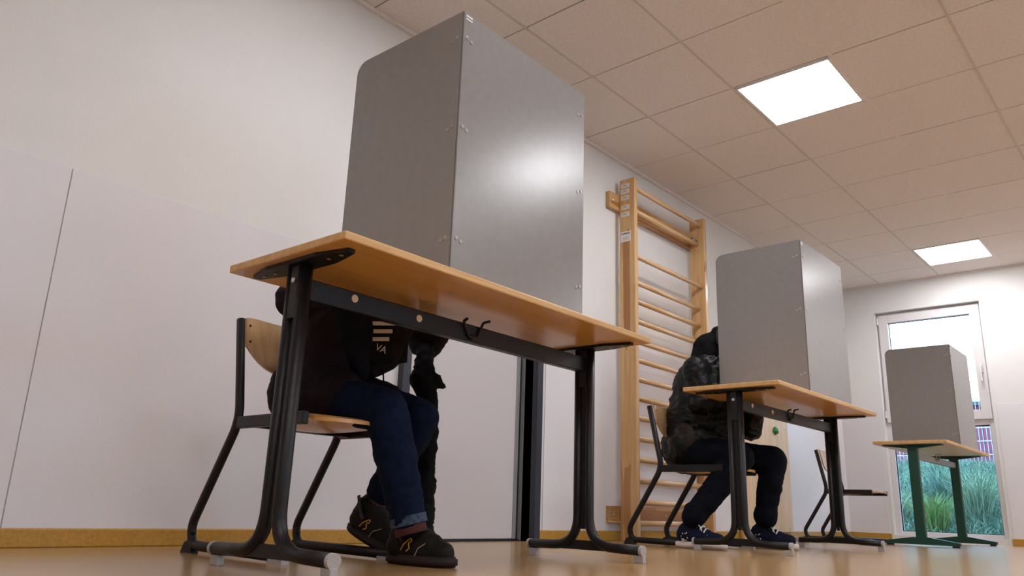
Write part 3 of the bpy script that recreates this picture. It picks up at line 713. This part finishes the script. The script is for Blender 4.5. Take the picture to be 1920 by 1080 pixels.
# open denim collar flap, striped shirt front, and lettering
def pan(name, m, a0, a1, b0, b1, off, parent, th=.004, label=None, bulge=.02, sk=0):
    bm = bmesh.new(); n = 8; g = [[None]*(n+1) for _ in range(n+1)]; g2 = [[None]*(n+1) for _ in range(n+1)]
    for i in range(n+1):
        for j in range(n+1):
            a = a0+(a1-a0)*i/n+sk*(j/n); b = b0+(b1-b0)*j/n; q = CH+cr*a+cu*b+cn*(off-bulge*((a/.12)**2))
            g[i][j] = bm.verts.new(q); g2[i][j] = bm.verts.new(q+cn*th)
    for i in range(n):
        for j in range(n):
            bm.faces.new((g[i][j], g[i+1][j], g[i+1][j+1], g[i][j+1])); bm.faces.new((g2[i][j], g2[i][j+1], g2[i+1][j+1], g2[i+1][j]))
    for i in range(n):
        for j in (0, n): bm.faces.new((g[i][j], g2[i][j], g2[i+1][j], g[i+1][j])); 
        for j in (0, n): bm.faces.new((g[j][i], g2[j][i], g2[j][i+1], g[j][i+1]))
    bmesh.ops.recalc_face_normals(bm, faces=bm.faces)
    return put(name, bm, m, parent, True, label)
SH = pan('shirt', M['shirt_black'], -.05, .11, -.085, .15, .035, P1, label='black shirt front with pale stripes and letters')
for k in range(4):
    pan('stripe', M['shirt_white'], -.03+.003*k, .066-.010*k, .058-k*.024, .070-k*.024, .0395, SH, .0012)
def text(txt, size, org, xr, xu, m, parent, name='lettering'):
    cu_ = bpy.data.curves.new('t', 'FONT'); cu_.body = txt; cu_.size = size; cu_.extrude = .0006; o = bpy.data.objects.new('t', cu_); C.objects.link(o)
    dg = bpy.context.evaluated_depsgraph_get(); dg.update(); me = bpy.data.meshes.new_from_object(o.evaluated_get(dg)); bpy.data.objects.remove(o)
    z = xr.cross(xu); mm = Matrix.Translation(org) @ Matrix((xr, xu, z)).transposed().to_4x4(); me.transform(mm); me.materials.clear(); me.materials.append(m)
    ob = bpy.data.objects.new(name, me); C.objects.link(ob); ob.parent = parent; return ob
tr_ = (cr*.94-cu*.34).normalized(); tu_ = (cu*.94+cr*.34).normalized()
text('VA', .030, CH+cr*(-.012)+cu*(-.040)+cn*.0415, tr_, tu_, M['shirt_white'], SH)
fl = solid('jacket_flap', [(CH-cr*.10+cn*.005+cu*.17, .050, CH-cr*.075+cn*.01+cu*.02, .048), (CH-cr*.075+cn*.01+cu*.02, .048, CH-cr*.045+cn*.01-cu*.11, .034), (CH-cr*.055+cn*.02+cu*.16, .03, CH-cr*.04+cn*.025-cu*.02, .026)], M['denim_jacket'], P1, .007, .004, 16, label='dark denim blue jacket front')
fl = solid('jacket_flap', [(CH+cr*.105+cn*.012+cu*.16, .026, CH+cr*.10+cn*.012+cu*.03, .026), (CH+cr*.10+cn*.012+cu*.03, .026, CH+cr*.055+cn*.01-cu*.085, .024), (CH+cr*.055+cn*.01-cu*.085, .024, CH+cr*.0+cn*.01-cu*.11, .022)], M['jacket_plum'], P1, .006, .003, 18)
bm = T([CH+cr*.02+cu*(-.10)+cn*.04, CH+cr*.022+cu*(-.145)+cn*.045], .0025, seg=8); put('cord', bm, M['black_cloth'], jk)

# long black garment hanging down beyond the far knee
bm = bmesh.new()
def hang(p0, pts, rads):
    b = bmesh.new(); return T(pts, rads, seg=16)
garment = solid('hanging_coat', [((1.78, 1.965, .66), .030, (1.77, 1.96, .56), .038), ((1.77, 1.96, .56), .036, (1.79, 1.945, .50), .030), ((1.80, 1.93, .57), .020, (1.84, 1.93, .545), .006), ((1.79, 1.945, .50), .028, (1.80, 1.95, .40), .030), ((1.80, 1.95, .40), .030, (1.80, 1.955, .22), .037), ((1.80, 1.955, .22), .037, (1.80, 1.955, .07), .042)], M['black_cloth'], None, .007, .007, 26, 3)
tag(garment, 'long black crumpled garment hanging down behind the knees of the nearest seated person', 'coat')

# ============ person 2: behind the second table
P2 = thing('person', 'person in black hooded jacket, dark jeans and lace-up sneakers at second table', 'person', (3.65, 1.95, 0), 0, 'seated voters')
hN, hF = Vector((3.58, 1.96, .46)), Vector((3.74, 1.97, .46))
kN, kF = Vector((3.53, 1.665, .415)), Vector((3.85, 1.64, .425))
aN, aF = Vector((3.365, 1.828, .127)), Vector((3.845, 1.69, .125))
waist, chest = Vector((3.66, 1.975, .62)), Vector((3.68, 1.93, .80))
sN, sF, nk = Vector((3.545, 1.89, .86)), Vector((3.84, 1.90, .86)), Vector((3.71, 1.85, .925))
eN, eF = Vector((3.56, 1.87, .69)), Vector((3.88, 1.765, .585))
wN, wF_ = Vector((3.73, 1.75, .795)), Vector((3.86, 1.71, .775))
hl, fr = head((3.745, 1.785, 1.00), (.1, -.85, -.5))
body = [(hN, .065, hF, .065), (hN, .06, kN, .042), (hF, .06, kF, .042), (kN, .040, aN, .026), (kF, .040, aF, .026), ((hN+hF)/2, .085, waist, .085), (waist, .085, chest, .095), (sN, .045, sF, .045), (chest, .08, nk, .05),
        (nk, .042, Vector((3.72, 1.82, .95)), .042), (sN, .04, eN, .030), (eN, .030, wN, .020), (sF, .04, eF, .030), (eF, .030, wF_, .020)] + hl
body += hand(wN, (.3, -1, -.1), (1, .3, 0), (0, -.1, -1)) + hand(wF_, (-.3, -1, .1), (-1, .4, 0), (0, -.1, -1))
solid('body', body, M['skin'], P2, .0065, sm=4)
face_extras(fr, P2, M['hair_dark'])
tr = solid('jeans', [((hN+hF)/2, .10, (hN+hF)/2+Vector((0, 0, .03)), .095), (hN, .085, kN, .068), (hF, .085, kF, .066),
     (kN, .066, kN+(aN-kN)*.5, .060), (kN+(aN-kN)*.45, .060, aN+Vector((0, 0, .01)), .050), (kF, .066, kF+(aF-kF)*.5, .056), (kF+(aF-kF)*.45, .056, aF+Vector((0, 0, .05)), .050), (aF+Vector((0, 0, .035)), .056, aF+Vector((0, 0, .025)), .056), (aN+Vector((.004, -.01, .03)), .054, aN+Vector((.003, -.008, .02)), .054)], M['jeans_dark'], P2, .008, .0045, 14, 4)
sneaker(P2, (3.36, 1.915, .002), (3.40, 1.69, .002), aN)
sneaker(P2, (3.845, 1.785, .002), (3.89, 1.55, .002), aF)
jk = solid('jacket', [((hN+hF)/2+Vector((0, .04, .02)), .135, waist, .13), (waist, .13, chest, .135), (chest, .13, (sN+sF)/2, .105), (sN, .060, sF, .060),
     (sN, .062, eN, .055), (eN, .058, wN+(eN-wN)*.12, .042), (sF, .068, eF, .056), (eF, .056, wF_+(eF-wF_)*.1, .048), (hN+Vector((-.01, .0, .03)), .095, hN+Vector((0, -.10, .04)), .07), (Vector((3.69, 1.82, .50)), .095, Vector((3.71, 1.82, .68)), .09)], M['black_leather'], P2, .007, .0075, 15, 3)
solid('hood', [(nk+Vector((-.01, .055, .0)), .085, nk+Vector((.0, .045, .07)), .080), (nk+Vector((.03, -.01, .10)), .08, nk+Vector((.03, -.02, .13)), .065)], M['black_cloth'], P2, .008, .004, 14)
solid('jacket_pocket', [(hN+Vector((-.075, -.035, .045)), .052, hN+Vector((-.07, -.03, .075)), .045, (.5, 1, 1.1))], M['brown_patch'], jk, .006, .003, 20)
jk.children[-1].matrix_parent_inverse = Matrix()
bm = T(fillet([hN+Vector((-.08, .10, .0)), hN+Vector((-.10, .09, -.04)), hN+Vector((-.09, .04, -.06)), hN+Vector((-.085, .0, -.02))], .02), .0025, seg=6); put('cord', bm, M['black_cloth'], jk)

# seat both people at their true distance (uniform scale of the whole figure)
def regrow(o, k, dz):
    cm = Vector((0, 0, .163)); o.location = cm + (o.location-cm)*k + Vector((0, 0, dz)); o.scale = (k, k, k)
regrow(P1, 1.035, .005); regrow(garment, 1.035, .005); regrow(P2, 1.085, .013)
